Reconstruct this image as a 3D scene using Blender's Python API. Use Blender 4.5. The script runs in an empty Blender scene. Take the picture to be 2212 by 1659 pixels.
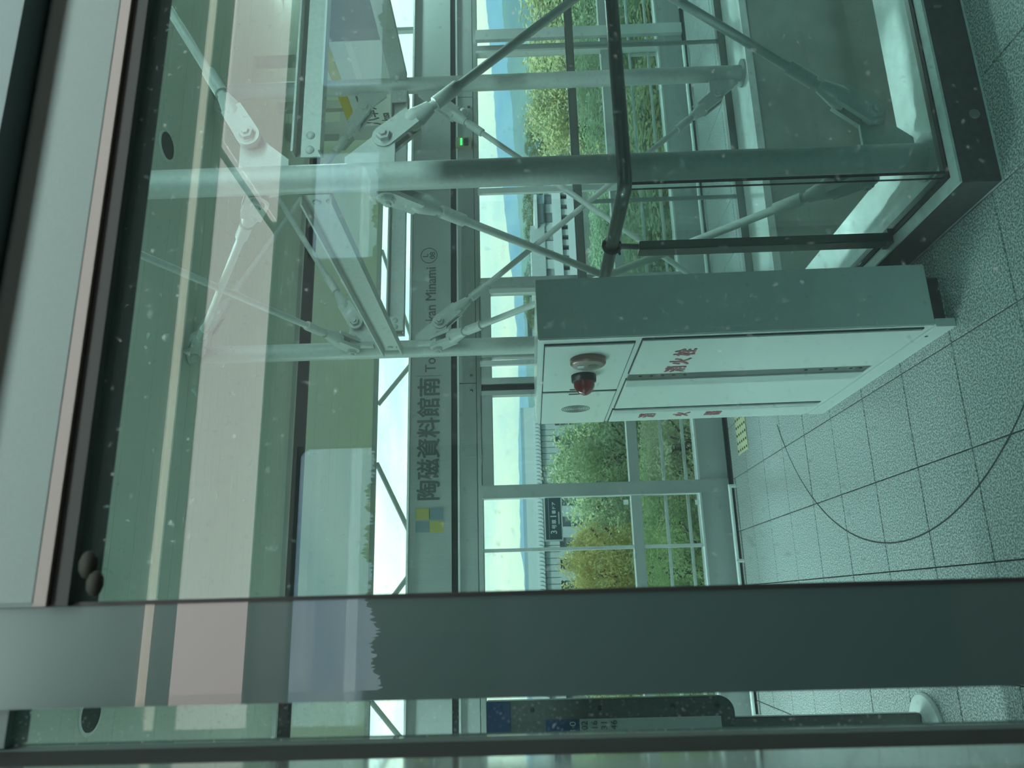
import bpy, bmesh, math, random
from mathutils import Vector, Matrix, Euler
random.seed(7)
S = bpy.context.scene
COL = S.collection
PI = math.pi
R = math.radians

# ------------------------------------------------------------------ camera, sky, sun, exposure
FPX, W, H = 1640.0, 2212.0, 1659.0
YAW, PITCH, ROLL = R(16.3), R(0.955), R(-1.777)
CAM = Vector((0, 0, 1.5))
_f = Vector((math.sin(YAW)*math.cos(PITCH), math.cos(YAW)*math.cos(PITCH), math.sin(PITCH)))
_r = Vector((math.cos(YAW), -math.sin(YAW), 0)); _u = _r.cross(_f)
_r2 = math.cos(ROLL)*_r + math.sin(ROLL)*_u
_u2 = -math.sin(ROLL)*_r + math.cos(ROLL)*_u
IX, IY = -_u2, -_r2                     # the photograph lies on its side: its +x is down, its +y is left
cd = bpy.data.cameras.new('camera'); cam = bpy.data.objects.new('camera', cd); COL.objects.link(cam)
cam.matrix_world = Matrix(((IX.x, -IY.x, -_f.x, CAM.x), (IX.y, -IY.y, -_f.y, CAM.y), (IX.z, -IY.z, -_f.z, CAM.z), (0, 0, 0, 1)))
cd.sensor_fit = 'HORIZONTAL'; cd.sensor_width = 36; cd.lens = 36*FPX/W; cd.clip_start = .02; cd.clip_end = 5000
S.camera = cam
cd.dof.use_dof = True; cd.dof.focus_distance = 4.2; cd.dof.aperture_fstop = 7.0

def at(x, y, **k):
    """a point of the place: the sight line through (x, y) met with a plane X=, Y= or Z="""
    d = _f + IX*((x-W/2)/FPX) + IY*((y-H/2)/FPX)
    if 'Y' in k: t = k['Y']/d.y
    elif 'X' in k: t = k['X']/d.x
    else: t = (k['Z']-CAM.z)/d.z
    return CAM + d*t

S.view_settings.view_transform = 'Standard'; S.view_settings.look = 'None'
S.view_settings.gamma = 1; S.view_settings.use_curve_mapping = False
S.view_settings.exposure = 0.30
try:
    S.cycles.transparent_max_bounces = 40; S.cycles.max_bounces = 10; S.cycles.diffuse_bounces = 5
    S.cycles.use_denoising = True; S.cycles.caustics_reflective = False; S.cycles.caustics_refractive = False
    S.cycles.volume_bounces = 1
except Exception:
    pass

wd = bpy.data.worlds.new('sky'); S.world = wd; wd.use_nodes = True
nt = wd.node_tree; nt.nodes.clear()
def N(nt, t, **k):
    n = nt.nodes.new(t)
    for a, b in k.items():
        if a in n.inputs: n.inputs[a].default_value = b
        else: setattr(n, a, b)
    return n
SKY = 2.45
tc = N(nt, 'ShaderNodeTexCoord')
sep = N(nt, 'ShaderNodeSeparateXYZ'); nt.links.new(tc.outputs['Generated'], sep.inputs[0])
rmp = N(nt, 'ShaderNodeValToRGB')
e = rmp.color_ramp.elements
e[0].position = 0.0; e[0].color = (.62, .60, .42, 1)
e[1].position = .09; e[1].color = (.80, .78, .62, 1)
q = e.new(.22); q.color = (.92, .93, .90, 1)
q = e.new(.6); q.color = (.78, .84, .92, 1)
nt.links.new(sep.outputs['Z'], rmp.inputs[0])
mp = N(nt, 'ShaderNodeMapping'); mp.inputs['Scale'].default_value = (2.2, 2.2, 11)
nt.links.new(tc.outputs['Generated'], mp.inputs[0])
nz = N(nt, 'ShaderNodeTexNoise'); nz.inputs['Scale'].default_value = 2.2; nz.inputs['Detail'].default_value = 6; nz.inputs['Roughness'].default_value = .55
nt.links.new(mp.outputs[0], nz.inputs['Vector'])
r2 = N(nt, 'ShaderNodeValToRGB'); e = r2.color_ramp.elements
e[0].position = .34; e[0].color = (.62, .74, .84, 1); e[1].position = .62; e[1].color = (1.08, 1.06, 1.02, 1)
nt.links.new(nz.outputs['Fac'], r2.inputs[0])
mul = N(nt, 'ShaderNodeMix', data_type='RGBA', blend_type='MULTIPLY'); mul.inputs['Factor'].default_value = 1
nt.links.new(rmp.outputs[0], mul.inputs['A']); nt.links.new(r2.outputs[0], mul.inputs['B'])
mr = N(nt, 'ShaderNodeMapRange'); mr.inputs['From Min'].default_value = -.6; mr.inputs['From Max'].default_value = .5
nt.links.new(sep.outputs['Y'], mr.inputs['Value'])
hue = N(nt, 'ShaderNodeMix', data_type='RGBA'); hue.inputs['A'].default_value = (.66, .84, 1.0, 1); hue.inputs['B'].default_value = (1, 1, 1, 1)
nt.links.new(mr.outputs[0], hue.inputs['Factor'])
mu2 = N(nt, 'ShaderNodeMix', data_type='RGBA', blend_type='MULTIPLY'); mu2.inputs['Factor'].default_value = 1
nt.links.new(mul.outputs['Result'], mu2.inputs['A']); nt.links.new(hue.outputs['Result'], mu2.inputs['B'])
bg = N(nt, 'ShaderNodeBackground'); bg.inputs['Strength'].default_value = SKY
nt.links.new(mu2.outputs['Result'], bg.inputs['Color'])
wo = N(nt, 'ShaderNodeOutputWorld'); nt.links.new(bg.outputs[0], wo.inputs[0])

sl = bpy.data.lights.new('sun', 'SUN'); sl.energy = 5.0; sl.angle = R(6); sl.color = (1, .95, .85)
so = bpy.data.objects.new('sun', sl); COL.objects.link(so)
so.rotation_euler = Vector((.55, .50, -.75)).to_track_quat('-Z', 'Y').to_euler()

# ------------------------------------------------------------------ materials
MATS = {}
def mat(name, col=(.5, .5, .5), rough=.5, metal=0, spec=.5, noise=None, emit=None, bump=0, stretch=None, coat=0, tight=0):
    m = bpy.data.materials.new(name); m.use_nodes = True
    t = m.node_tree; b = t.nodes['Principled BSDF']
    b.inputs['Base Color'].default_value = (*col, 1); b.inputs['Roughness'].default_value = rough
    b.inputs['Metallic'].default_value = metal; b.inputs['Specular IOR Level'].default_value = spec
    b.inputs['Coat Weight'].default_value = coat
    if noise:
        sc, amt, det = noise
        c = N(t, 'ShaderNodeTexCoord'); mpn = N(t, 'ShaderNodeMapping')
        mpn.inputs['Scale'].default_value = stretch or (1, 1, 1)
        n = N(t, 'ShaderNodeTexNoise'); n.inputs['Scale'].default_value = sc; n.inputs['Detail'].default_value = det
        t.links.new(c.outputs['Object'], mpn.inputs[0]); t.links.new(mpn.outputs[0], n.inputs['Vector'])
        rr = N(t, 'ShaderNodeValToRGB')
        rr.color_ramp.elements[0].position = .42 if tight else .3; rr.color_ramp.elements[1].position = .60 if tight else .7
        rr.color_ramp.elements[0].color = (*[v*(1-amt) for v in col], 1)
        rr.color_ramp.elements[1].color = (*[min(1, v*(1+amt)) for v in col], 1)
        t.links.new(n.outputs['Fac'], rr.inputs[0]); t.links.new(rr.outputs[0], b.inputs['Base Color'])
        if bump:
            bp = N(t, 'ShaderNodeBump'); bp.inputs['Strength'].default_value = bump; bp.inputs['Distance'].default_value = .01
            t.links.new(n.outputs['Fac'], bp.inputs['Height']); t.links.new(bp.outputs[0], b.inputs['Normal'])
    if emit:
        b.inputs['Emission Color'].default_value = (*emit[0], 1); b.inputs['Emission Strength'].default_value = emit[1]
    MATS[name] = m
    return m

def glass(name, tint, base=.04, dirt=0.0, lo=.655, scale=95):
    """clear sheet: tinted transmission and a mirror layer by the angle of view, per surface"""
    m = bpy.data.materials.new(name); m.use_nodes = True; t = m.node_tree; t.nodes.clear()
    tr = N(t, 'ShaderNodeBsdfTransparent'); tr.inputs[0].default_value = (*[math.sqrt(v) for v in tint], 1)
    gl = N(t, 'ShaderNodeBsdfGlossy'); gl.inputs['Roughness'].default_value = 0; gl.inputs[0].default_value = (.95, 1, 1, 1)
    lw = N(t, 'ShaderNodeLayerWeight'); lw.inputs['Blend'].default_value = .5
    p5 = N(t, 'ShaderNodeMath', operation='POWER'); p5.inputs[1].default_value = 5
    t.links.new(lw.outputs['Facing'], p5.inputs[0])
    ml = N(t, 'ShaderNodeMath', operation='MULTIPLY_ADD'); ml.inputs[1].default_value = .9; ml.inputs[2].default_value = base
    t.links.new(p5.outputs[0], ml.inputs[0])
    mx = N(t, 'ShaderNodeMixShader'); t.links.new(ml.outputs[0], mx.inputs[0])
    t.links.new(tr.outputs[0], mx.inputs[1]); t.links.new(gl.outputs[0], mx.inputs[2])
    out = N(t, 'ShaderNodeOutputMaterial')
    last = mx
    if dirt:
        df = N(t, 'ShaderNodeBsdfDiffuse'); df.inputs[0].default_value = (.75, .85, .82, 1)
        c = N(t, 'ShaderNodeTexCoord'); n = N(t, 'ShaderNodeTexNoise'); n.inputs['Scale'].default_value = scale; n.inputs['Detail'].default_value = 3
        t.links.new(c.outputs['Object'], n.inputs['Vector'])
        r = N(t, 'ShaderNodeValToRGB'); r.color_ramp.elements[0].position = lo; r.color_ramp.elements[1].position = lo+.12
        r.color_ramp.elements[0].color = (.012, .012, .012, 1); r.color_ramp.elements[1].color = (dirt, dirt, dirt, 1)
        t.links.new(n.outputs['Fac'], r.inputs[0])
        m2 = N(t, 'ShaderNodeMixShader'); t.links.new(r.outputs[0], m2.inputs[0])
        t.links.new(mx.outputs[0], m2.inputs[1]); t.links.new(df.outputs[0], m2.inputs[2]); last = m2
    t.links.new(last.outputs[0], out.inputs[0])
    MATS[name] = m
    return m

glass('train_glass', (.40, .665, .625), .045, .30)
glass('dirty_glass', (.44, .69, .65), .04, .6, .625, 330)
glass('clear_glass', (.93, .955, .95), .035)
glass('barrier_glass', (.87, .94, .925), .04)
mat('granite', (.44, .45, .44), .32, noise=(150, .55, 2), tight=1)
mat('joint', (.06, .06, .06), .9)
mat('ledge_stone', (.90, .91, .90), .16, noise=(14, .10, 5))
mat('concrete', (.46, .47, .44), .8, noise=(5, .12, 5))
mat('plinth_dark', (.055, .058, .058), .45, noise=(40, .25, 3))
mat('stone_strip', (.62, .64, .62), .4, noise=(30, .12, 4))
mat('ceiling_paint', (.62, .64, .58), .7)
mat('soffit_paint', (.86, .85, .74), .7)
mat('dark_gap', (.035, .04, .04), .7)
mat('steel_paint', (.50, .52, .50), .42, noise=(60, .06, 3))
mat('aluminium', (.42, .44, .43), .38, metal=.35)
mat('aluminium_light', (.66, .68, .67), .35, metal=.2)
mat('stainless', (.34, .35, .34), .3, metal=.9)
mat('rail_steel', (.115, .125, .12), .3, metal=.75)
mat('pipe_bright', (.92, .94, .93), .25)
mat('stainless_dark', (.20, .20, .19), .3, metal=.8)
mat('sign_grey', (.40, .42, .41), .45)
mat('letter_dark', (.10, .12, .12), .6)
mat('logo_yellow', (.50, .44, .14), .6)
mat('logo_blue', (.22, .29, .33), .6)
mat('cabinet_paint', (.73, .75, .73), .22)
mat('cabinet_shade', (.52, .54, .53), .3)
mat('red_print', (.34, .10, .12), .5)
mat('red_lamp', (.13, .006, .010), .15, emit=((.6, .02, .03), .05), coat=.5)
mat('black_rubber', (.012, .014, .013), .7)
mat('bronze_ring', (.22, .12, .10), .3, metal=.5)
mat('button_face', (.34, .27, .24), .3, metal=.5)
mat('white_paint', (.80, .82, .80), .4)
mat('navy', (.02, .05, .12), .4)
mat('plate_navy', (.03, .075, .10), .35)
mat('yellow', (.62, .45, .02), .5)
mat('tactile_yellow', (.78, .72, .48), .7)
mat('tactile_dot', (.10, .09, .05), .8)
mat('green_led', (.02, .3, .05), .4, emit=((.05, 1, .12), 3.0))
mat('tan_box', (.34, .33, .22), .6)
mat('board_grey', (.09, .10, .095), .4, noise=(70, .15, 2))
mat('paper', (.45, .48, .47), .5)
mat('train_panel', (.112, .160, .149), .55, noise=(300, .04, 2))
mat('train_panel_dark', (.10, .15, .145), .6)
mat('train_mullion', (.045, .09, .082), .4, coat=1)
MATS['train_mullion'].node_tree.nodes['Principled BSDF'].inputs['Coat IOR'].default_value = 1.62
MATS['train_mullion'].node_tree.nodes['Principled BSDF'].inputs['Coat Roughness'].default_value = 0.0
mat('jamb_steel', (.60, .64, .62), .07, metal=.85)
mat('train_wall', (.17, .20, .195), .6)
mat('train_seat', (.10, .12, .14), .8)
mat('train_frame_brown', (.20, .165, .15), .5)
mat('lamp_strip', (1, 1, 1), .4, emit=((1.0, .80, .78), 2.9))
mat('fill_lamp', (1, 1, 1), .4, emit=((.92, 1.0, .98), 135.0))  # emission of the fill strips and spots added to the platform
mat('train_fill_lamp', (1, 1, 1), .4, emit=((.86, 1.0, .97), 13.0))  # emission of the extra fill lamp in the train
mat('trim_glow', (1, 1, 1), .4, emit=((1.0, .82, .66), 2.8))  # ceiling trim given a glow of its own
mat('rubber_olive', (.012, .014, .008), .8)
mat('bld_white', (.30, .315, .295), .7, noise=(3, .06, 3))
mat('bld_grey', (.16, .17, .16), .7)
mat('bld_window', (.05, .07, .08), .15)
mat('bld_roof', (.20, .25, .27), .7)
mat('bld_trim', (.42, .43, .41), .7)
mat('bark', (.09, .075, .055), .9)
mat('ground', (.045, .055, .03), .95, noise=(.4, .4, 5))
mat('hill_forest', (.10, .14, .06), .95, noise=(.02, .3, 6))
mat('ridge_forest', (.05, .07, .025), .95, noise=(.6, .4, 6))
mat('town', (.27, .28, .27), .8)
mat('wall_concrete_far', (.16, .18, .19), .8)

def leaf_mat(name, a, b):
    m = bpy.data.materials.new(name); m.use_nodes = True; t = m.node_tree; t.nodes.clear()
    c = N(t, 'ShaderNodeTexCoord'); n = N(t, 'ShaderNodeTexNoise'); n.inputs['Scale'].default_value = 2.2; n.inputs['Detail'].default_value = 4
    t.links.new(c.outputs['Object'], n.inputs['Vector'])
    r = N(t, 'ShaderNodeValToRGB'); r.color_ramp.elements[0].position = .32; r.color_ramp.elements[1].position = .68
    r.color_ramp.elements[0].color = (*a, 1); r.color_ramp.elements[1].color = (*b, 1)
    t.links.new(n.outputs['Fac'], r.inputs[0])
    d = N(t, 'ShaderNodeBsdfDiffuse'); tl = N(t, 'ShaderNodeBsdfTranslucent')
    t.links.new(r.outputs[0], d.inputs[0]); t.links.new(r.outputs[0], tl.inputs[0])
    mx = N(t, 'ShaderNodeMixShader'); mx.inputs[0].default_value = .35
    t.links.new(d.outputs[0], mx.inputs[1]); t.links.new(tl.outputs[0], mx.inputs[2])
    o = N(t, 'ShaderNodeOutputMaterial'); t.links.new(mx.outputs[0], o.inputs[0])
    MATS[name] = m
leaf_mat('leaf_green', (.28, .36, .20), (.50, .56, .32))
leaf_mat('leaf_bright', (.32, .42, .18), (.54, .62, .30))
leaf_mat('leaf_yellow', (.52, .47, .18), (.80, .66, .28))
leaf_mat('leaf_olive', (.34, .37, .20), (.58, .57, .30))
leaf_mat('leaf_deep', (.22, .31, .19), (.40, .47, .28))
leaf_mat('leaf_far', (.10, .125, .06), (.21, .22, .10))
leaf_mat('leaf_pale', (.40, .43, .28), (.62, .64, .42))

# ------------------------------------------------------------------ mesh helpers
ROOT = {}
def wpos(o):
    return ROOT.get(o.name, Vector((0, 0, 0))) if o else Vector((0, 0, 0))

class MB:
    def __init__(s): s.v = []; s.f = []
    def add(s, vs, fs):
        b = len(s.v); s.v += [tuple(v) for v in vs]; s.f += [tuple(i+b for i in f) for f in fs]; return s
    def box(s, x0, x1, y0, y1, z0, z1):
        x0, x1 = sorted((x0, x1)); y0, y1 = sorted((y0, y1)); z0, z1 = sorted((z0, z1))
        return s.add([(x0, y0, z0), (x1, y0, z0), (x1, y1, z0), (x0, y1, z0), (x0, y0, z1), (x1, y0, z1), (x1, y1, z1), (x0, y1, z1)],
                     [(0, 3, 2, 1), (4, 5, 6, 7), (0, 1, 5, 4), (1, 2, 6, 5), (2, 3, 7, 6), (3, 0, 4, 7)])
    def lathe(s, p0, d, prof, n=20):
        """profile of (distance along d, radius) turned about d"""
        p0 = Vector(p0); d = Vector(d).normalized()
        a = d.orthogonal().normalized(); b = d.cross(a); vs = []; fs = []
        for t, r in prof:
            for k in range(n):
                an = 2*PI*k/n; vs.append(p0 + d*t + (a*math.cos(an) + b*math.sin(an))*r)
        for i in range(len(prof)-1):
            for k in range(n):
                k2 = (k+1) % n; fs.append((i*n+k, i*n+k2, (i+1)*n+k2, (i+1)*n+k))
        fs.append(tuple(range(n-1, -1, -1))); fs.append(tuple(range((len(prof)-1)*n, len(prof)*n)))
        return s.add(vs, fs)
    def cyl(s, p0, p1, r, n=16, r1=None):
        p0 = Vector(p0); p1 = Vector(p1); d = p1-p0
        return s.lathe(p0, d, [(0, r), (d.length, r if r1 is None else r1)], n)
    def tube(s, pts, r, n=14):
        pts = [Vector(p) for p in pts]; vs = []; fs = []
        a = None
        for i, p in enumerate(pts):
            d = (pts[min(i+1, len(pts)-1)] - pts[max(i-1, 0)]).normalized()
            if a is None: a = d.orthogonal().normalized()
            else: a = (a - d*a.dot(d)).normalized()
            b = d.cross(a)
            for k in range(n):
                an = 2*PI*k/n; vs.append(p + (a*math.cos(an)+b*math.sin(an))*r)
        for i in range(len(pts)-1):
            for k in range(n):
                k2 = (k+1) % n; fs.append((i*n+k, i*n+k2, (i+1)*n+k2, (i+1)*n+k))
        fs.append(tuple(range(n-1, -1, -1))); fs.append(tuple(range((len(pts)-1)*n, len(pts)*n)))
        return s.add(vs, fs)
    def prism(s, poly, off):
        """a flat outline (3-D points) pushed by the vector off"""
        off = Vector(off); n = len(poly); p = [Vector(q) for q in poly]
        return s.add(p + [q+off for q in p], [tuple(range(n-1, -1, -1)), tuple(range(n, 2*n))] + [(k, (k+1) % n, n+(k+1) % n, n+k) for k in range(n)])
    def beam(s, p0, p1, prof, up=(0, 0, 1)):
        """a section outline of (sideways, upwards) run from p0 to p1"""
        p0 = Vector(p0); p1 = Vector(p1); d = (p1-p0).normalized(); up = Vector(up); up = (up - d*up.dot(d)).normalized(); sd = d.cross(up)
        return s.prism([p0 + sd*a + up*b for a, b in prof], p1-p0)
    def build(s, name, m, parent=None, loc=None, bevel=0, smooth=True, centre=False, kind=None, label=None):
        base = wpos(parent)
        if loc is None:
            loc = Vector((0, 0, 0)) if parent else Vector((0, 0, 0))
            if centre:
                c = Vector((sum(v[0] for v in s.v), sum(v[1] for v in s.v), sum(v[2] for v in s.v)))/len(s.v)
                loc = c - base
        loc = Vector(loc)
        o_w = base + loc
        me = bpy.data.meshes.new(name)
        me.from_pydata([tuple(Vector(v)-o_w) for v in s.v], [], s.f)
        me.validate()
        bm = bmesh.new(); bm.from_mesh(me); bmesh.ops.recalc_face_normals(bm, faces=bm.faces)
        if bevel:
            ed = [e for e in bm.edges if len(e.link_faces) == 2 and e.calc_face_angle(0) > .5]
            bmesh.ops.bevel(bm, geom=ed, offset=bevel, segments=2, affect='EDGES', clamp_overlap=True)
        bm.to_mesh(me); bm.free()
        if smooth and len(s.v) > 8:
            for p in me.polygons: p.use_smooth = True
            me.set_sharp_from_angle(angle=R(35))
        me.materials.append(MATS[m])
        o = bpy.data.objects.new(name, me); COL.objects.link(o)
        if parent: o.parent = parent
        o.location = loc
        ROOT[o.name] = o_w
        if kind: o['kind'] = kind
        if label: o['label'] = label
        return o

def thing(name, label, cat, loc=(0, 0, 0), group=None):
    o = bpy.data.objects.new(name, None); COL.objects.link(o); o.empty_display_size = .1
    o.location = loc; ROOT[o.name] = Vector(loc); o['label'] = label; o['category'] = cat
    if group: o['group'] = group
    return o
def tag(o, label, cat, group=None):
    o['label'] = label; o['category'] = cat
    if group: o['group'] = group
    return o
def struct(name, loc=(0, 0, 0)):
    o = bpy.data.objects.new(name, None); COL.objects.link(o); o.location = loc; ROOT[o.name] = Vector(loc); o['kind'] = 'structure'
    return o
def inst(src, name, parent, wloc):
    """another piece that shares its mesh"""
    o = src.copy(); o.name = name; COL.objects.link(o); o.parent = parent
    o.location = Vector(wloc) - wpos(parent); ROOT[o.name] = Vector(wloc); return o
def text(name, body, size, wloc, face, m, parent, bold=0.0, depth=.0015, width=None, align='LEFT'):
    cu = bpy.data.curves.new(name, 'FONT'); cu.body = body; cu.size = size; cu.extrude = depth
    cu.align_x = align; cu.resolution_u = 3
    tmp = bpy.data.objects.new(name+'_t', cu); COL.objects.link(tmp)
    bpy.context.view_layer.update()
    me = bpy.data.meshes.new_from_object(tmp.evaluated_get(bpy.context.evaluated_depsgraph_get()))
    bpy.data.objects.remove(tmp)
    if width:
        xs = [v.co.x for v in me.vertices]; k = width/(max(xs)-min(xs)); x0 = min(xs)
        for v in me.vertices: v.co.x = (v.co.x-x0)*k
    if bold:                                                  # heavier strokes: the outline repeated a hair to each side
        bm = bmesh.new(); bm.from_mesh(me); out = bmesh.new()
        for i_, (ox, oy) in enumerate(((0, 0), (bold, 0), (-bold, 0), (0, bold), (0, -bold))):
            m2 = bpy.data.meshes.new('t'); b2 = bm.copy(); bmesh.ops.translate(b2, verts=b2.verts, vec=(ox, oy, i_*.00006)); b2.to_mesh(m2); b2.free()
            out.from_mesh(m2); bpy.data.meshes.remove(m2)
        out.to_mesh(me); out.free(); bm.free()
    rot = {'train': Euler((PI/2, 0, 0)), 'left': Euler((PI/2, 0, -PI/2))}[face].to_matrix()
    me.transform(rot.to_4x4())
    me.materials.clear(); me.materials.append(MATS[m]); me.name = name
    o = bpy.data.objects.new(name, me); COL.objects.link(o); o.parent = parent
    o.location = Vector(wloc) - wpos(parent); ROOT[o.name] = Vector(wloc)
    return o

# ------------------------------------------------------------------ the setting: platform floor
TS, TX0, TY0 = .375, .098, 2.554
YW, ZC = 5.62, 3.50                      # glass wall of the platform, ceiling height
VX0, VX1, VY0, VY1 = 1.67, 6.6, 2.63, 4.17   # open well in the floor
floor = struct('floor')
m = MB()
m.box(-6, 8.2, .98, 2.12, -.3, -.012); m.box(-6, 1.23, 2.12, YW+.12, -.3, -.012)
m.box(1.23, 8.2, 4.56, YW+.12, -.3, -.012); m.box(6.62, 8.2, 2.12, 4.56, -.3, -.012)
m.build('floor_slab', 'joint', floor)
tsrc = {}
def tile(x0, x1, y0, y1):
    key = (round(x1-x0, 3), round(y1-y0, 3)); g = .0022
    c = ((x0+x1)/2, (y0+y1)/2, 0)
    dz = random.uniform(-.0006, .0006)
    if key not in tsrc:
        hx, hy = key[0]/2-g, key[1]/2-g
        b = MB().add([(-hx, -hy, -.012), (hx, -hy, -.012), (hx, hy, -.012), (-hx, hy, -.012),
                      (-hx, -hy, -.002), (hx, -hy, -.002), (hx, hy, -.002), (-hx, hy, -.002),
                      (-hx+.002, -hy+.002, 0), (hx-.002, -hy+.002, 0), (hx-.002, hy-.002, 0), (-hx+.002, hy-.002, 0)],
                     [(0, 1, 5, 4), (1, 2, 6, 5), (2, 3, 7, 6), (3, 0, 4, 7), (4, 5, 9, 8), (5, 6, 10, 9), (6, 7, 11, 10), (7, 4, 8, 11), (8, 9, 10, 11)])
        me = b.build('tile', 'granite', floor, loc=(0, 0, 0), smooth=False); me.location = Vector(c)
        tsrc[key] = me
    else:
        o = tsrc[key].copy(); o.name = 'tile'; COL.objects.link(o); o.location = (c[0], c[1], dz)
xs = [TX0 + TS*k for k in range(-8, 19)]
ys = [TY0 + .3745*k for k in range(-4, 9)]
for i in range(len(xs)-1):
    for j in range(len(ys)-1):
        x0, x1, y0, y1 = xs[i], xs[i+1], ys[j], min(ys[j+1], YW-.005)
        if y1-y0 < .06: continue
        x1c, y0c = x1, y0
        if y0 < 4.56 and y1 > 2.12:      # beside the fenced well
            if x0 >= 1.225 and y0 >= 2.10 and y1 <= 4.60: continue
            if x0 < 1.225 < x1 and y0 >= 2.10: x1c = 1.225
            elif x0 >= 1.225 and y1 > 4.56 and y0 < 4.60: y0c = 4.565
            elif x0 >= 1.0 and y0 < 2.115 < y1 and x1 > 1.228: y1 = 2.115
        if x1c-x0 < .03 or y1-y0c < .03: continue
        tile(x0, x1c, y0c, y1)
# thin circle line let into the tiles
m = MB(); cx, cy, rr = 1.66, 3.17, 1.45
pts = [(cx+rr*math.cos(a), cy+rr*math.sin(a)) for a in [R(117)+R(126)*k/60 for k in range(61)]]
vs = []; fs = []
for (x, y) in pts:
    d = Vector((x-cx, y-cy)).normalized()*.0028
    vs += [(x-d.x, y-d.y, .0004), (x+d.x, y+d.y, .0004), (x-d.x, y-d.y, .0012), (x+d.x, y+d.y, .0012)]
for k in range(60):
    a, b = 4*k, 4*k+4
    fs += [(a+2, a+3, b+3, b+2), (a, b, b+2, a+2), (a+1, a+3, b+3, b+1)]
m.add(vs, fs).build('floor_line', 'joint', floor, smooth=False)

# stone rims and walls of the well
t = struct('trim_1')
MB().box(1.23, 6.62, 2.12, VY0, -.045, 0).box(1.23, VX0, VY0, 4.56, -.045, 0).build('near_rim', 'ledge_stone', t)
MB().box(VX0, 6.62, VY1, 4.56, -.045, 0).build('far_rim', 'ledge_stone', t)
t = struct('wall_well')
MB().box(1.3, 6.9, 4.20, 4.5, -5, -.045).build('far_face', 'concrete', t)
MB().box(1.3, 1.64, 2.3, 4.2, -5, -.045).build('left_face', 'concrete', t)
MB().box(1.3, 6.9, 2.2, 2.60, -5, -.045).build('near_face', 'concrete', t)
MB().box(1.3, 6.9, 2.2, 4.4, -5.3, -5).build('well_floor', 'concrete', t)

t = struct('light_block_right')  # unseen wall added to keep sky light out of the open right end
MB().box(8.2, 8.35, -4, 5.76, -.3, ZC).build('end_panel', 'concrete', t)
# ceiling of narrow planks, dark slot, soffit outside
CE = struct('ceiling')
MB().box(-6, 9, -4, 6.22, ZC+.02, ZC+.12).build('ceiling_slab', 'dark_gap', CE)
PW = .108
src = None; y = 1.27; k = 0
while y+PW < 6.24:
    if src is None:
        src = MB().box(-6, 9, y+.0007, y+PW-.0007, ZC, ZC+.02).build('plank', 'ceiling_paint', CE, centre=True)
        w0 = ROOT[src.name].copy()
    else: inst(src, 'plank', CE, w0 + Vector((0, PW*k, random.uniform(0, .0008))))
    y += PW; k += 1
MB().box(-6, 9, 6.22, 6.26, ZC-.03, ZC+.12).build('slot_lip', 'aluminium', CE)
MB().box(-6, 9, 6.27, 6.66, ZC+.16, ZC+.2).box(-6, 9, 6.64, 6.67, ZC-.01, ZC+.2).build('slot_back', 'dark_gap', CE)
SO = struct('ceiling_outer')
MB().box(-6, 9, 6.67, 9.69, ZC+.025, ZC+.1).build('soffit_slab', 'dark_gap', SO)
src = None
for k in range(10):
    y0 = 6.68+.294*k
    if src is None:
        src = MB().box(-6, 9, y0, y0+.291, ZC, ZC+.025).build('plank', 'soffit_paint', SO, centre=True); w0 = ROOT[src.name].copy()
    else: inst(src, 'plank', SO, w0+Vector((0, .294*k, random.uniform(0, .001))))
MB().box(-6, 9, 9.62, 9.69, ZC-.05, ZC+.16).build('fascia', 'aluminium', SO)

# glass wall at the back of the platform
WB = struct('wall_back')
MB().box(-4, 8.2, YW+.02, YW+.14, 2.07, 2.395).build('sign_beam', 'sign_grey', WB)
MB().box(-4, 8.2, YW-.005, YW+.14, 2.385, 2.40).build('beam_cap', 'aluminium_light', WB)
MB().box(-4, 8.2, YW+.04, YW+.14, 2.02, 2.07).build('shadow_slot', 'dark_gap', WB)
src = None
for k, x in enumerate([-4, -.93, 1.66, 4.25, 6.84]):
    x1 = [-4, -.93, 1.66, 4.25, 6.84, 8.2][k+1]
    MB().box(x+.003, x1-.003, YW, YW+.12, 1.875, 2.005).build('lower_panel', 'sign_grey', WB, centre=True)
MB().box(-4, 8.2, YW-.012, YW+.12, 2.005, 2.02).build('panel_lip', 'aluminium_light', WB)
MB().box(-4, 8.2, YW+.015, YW+.12, 1.87, 1.878).build('panel_joint', 'dark_gap', WB)
MB().box(-4, 8.2, YW-.004, YW+.12, 1.835, 1.87).build('head_rail', 'aluminium', WB)
for x in (1.60, 1.72, 4.15, 4.35):
    MB().lathe((x, YW, 1.91), (0, -1, 0), [(0, .013), (.004, .013), (.008, .009), (.009, .002)], 12).build('bolt', 'stainless_dark', WB)
MB().box(-4, 8.2, YW, YW+.1, .02, .226).build('kick_panel', 'sign_grey', WB)
MB().box(-4, 8.2, YW+.004, YW+.09, .668, .742).build('transom', 'aluminium', WB)
MB().box(-4, 8.2, YW-.006, YW+.1, .226, .240).build('sill_rail', 'aluminium_light', WB)
MB().box(-4, 8.2, YW-.012, YW, .0, .02).build('base_gap', 'dark_gap', WB)
def mull(x0, x1, z0=.02, z1=1.84, m='aluminium', dy=0, name='mullion'):
    return MB().box(x0, x1, YW-.010-dy, YW+(.055 if dy <= 0.006 else .0), z0, z1).build(name, m, WB, centre=True)
mull(.378, .402, .24, 1.84, 'aluminium_light', -.02)
mull(.766, .862)
MB().box(.762, .768, YW-.012, YW+.05, .24, 1.84).build('glazing_bead', 'aluminium_light', WB)
mull(1.555, 1.592); mull(1.645, 1.695)
MB().box(1.59, 1.647, YW+.03, YW+.1, .02, 1.84).build('door_slot', 'dark_gap', WB)
mull(1.79, 1.83, m='aluminium_light', dy=.02)
mull(1.86, 1.95)
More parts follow.
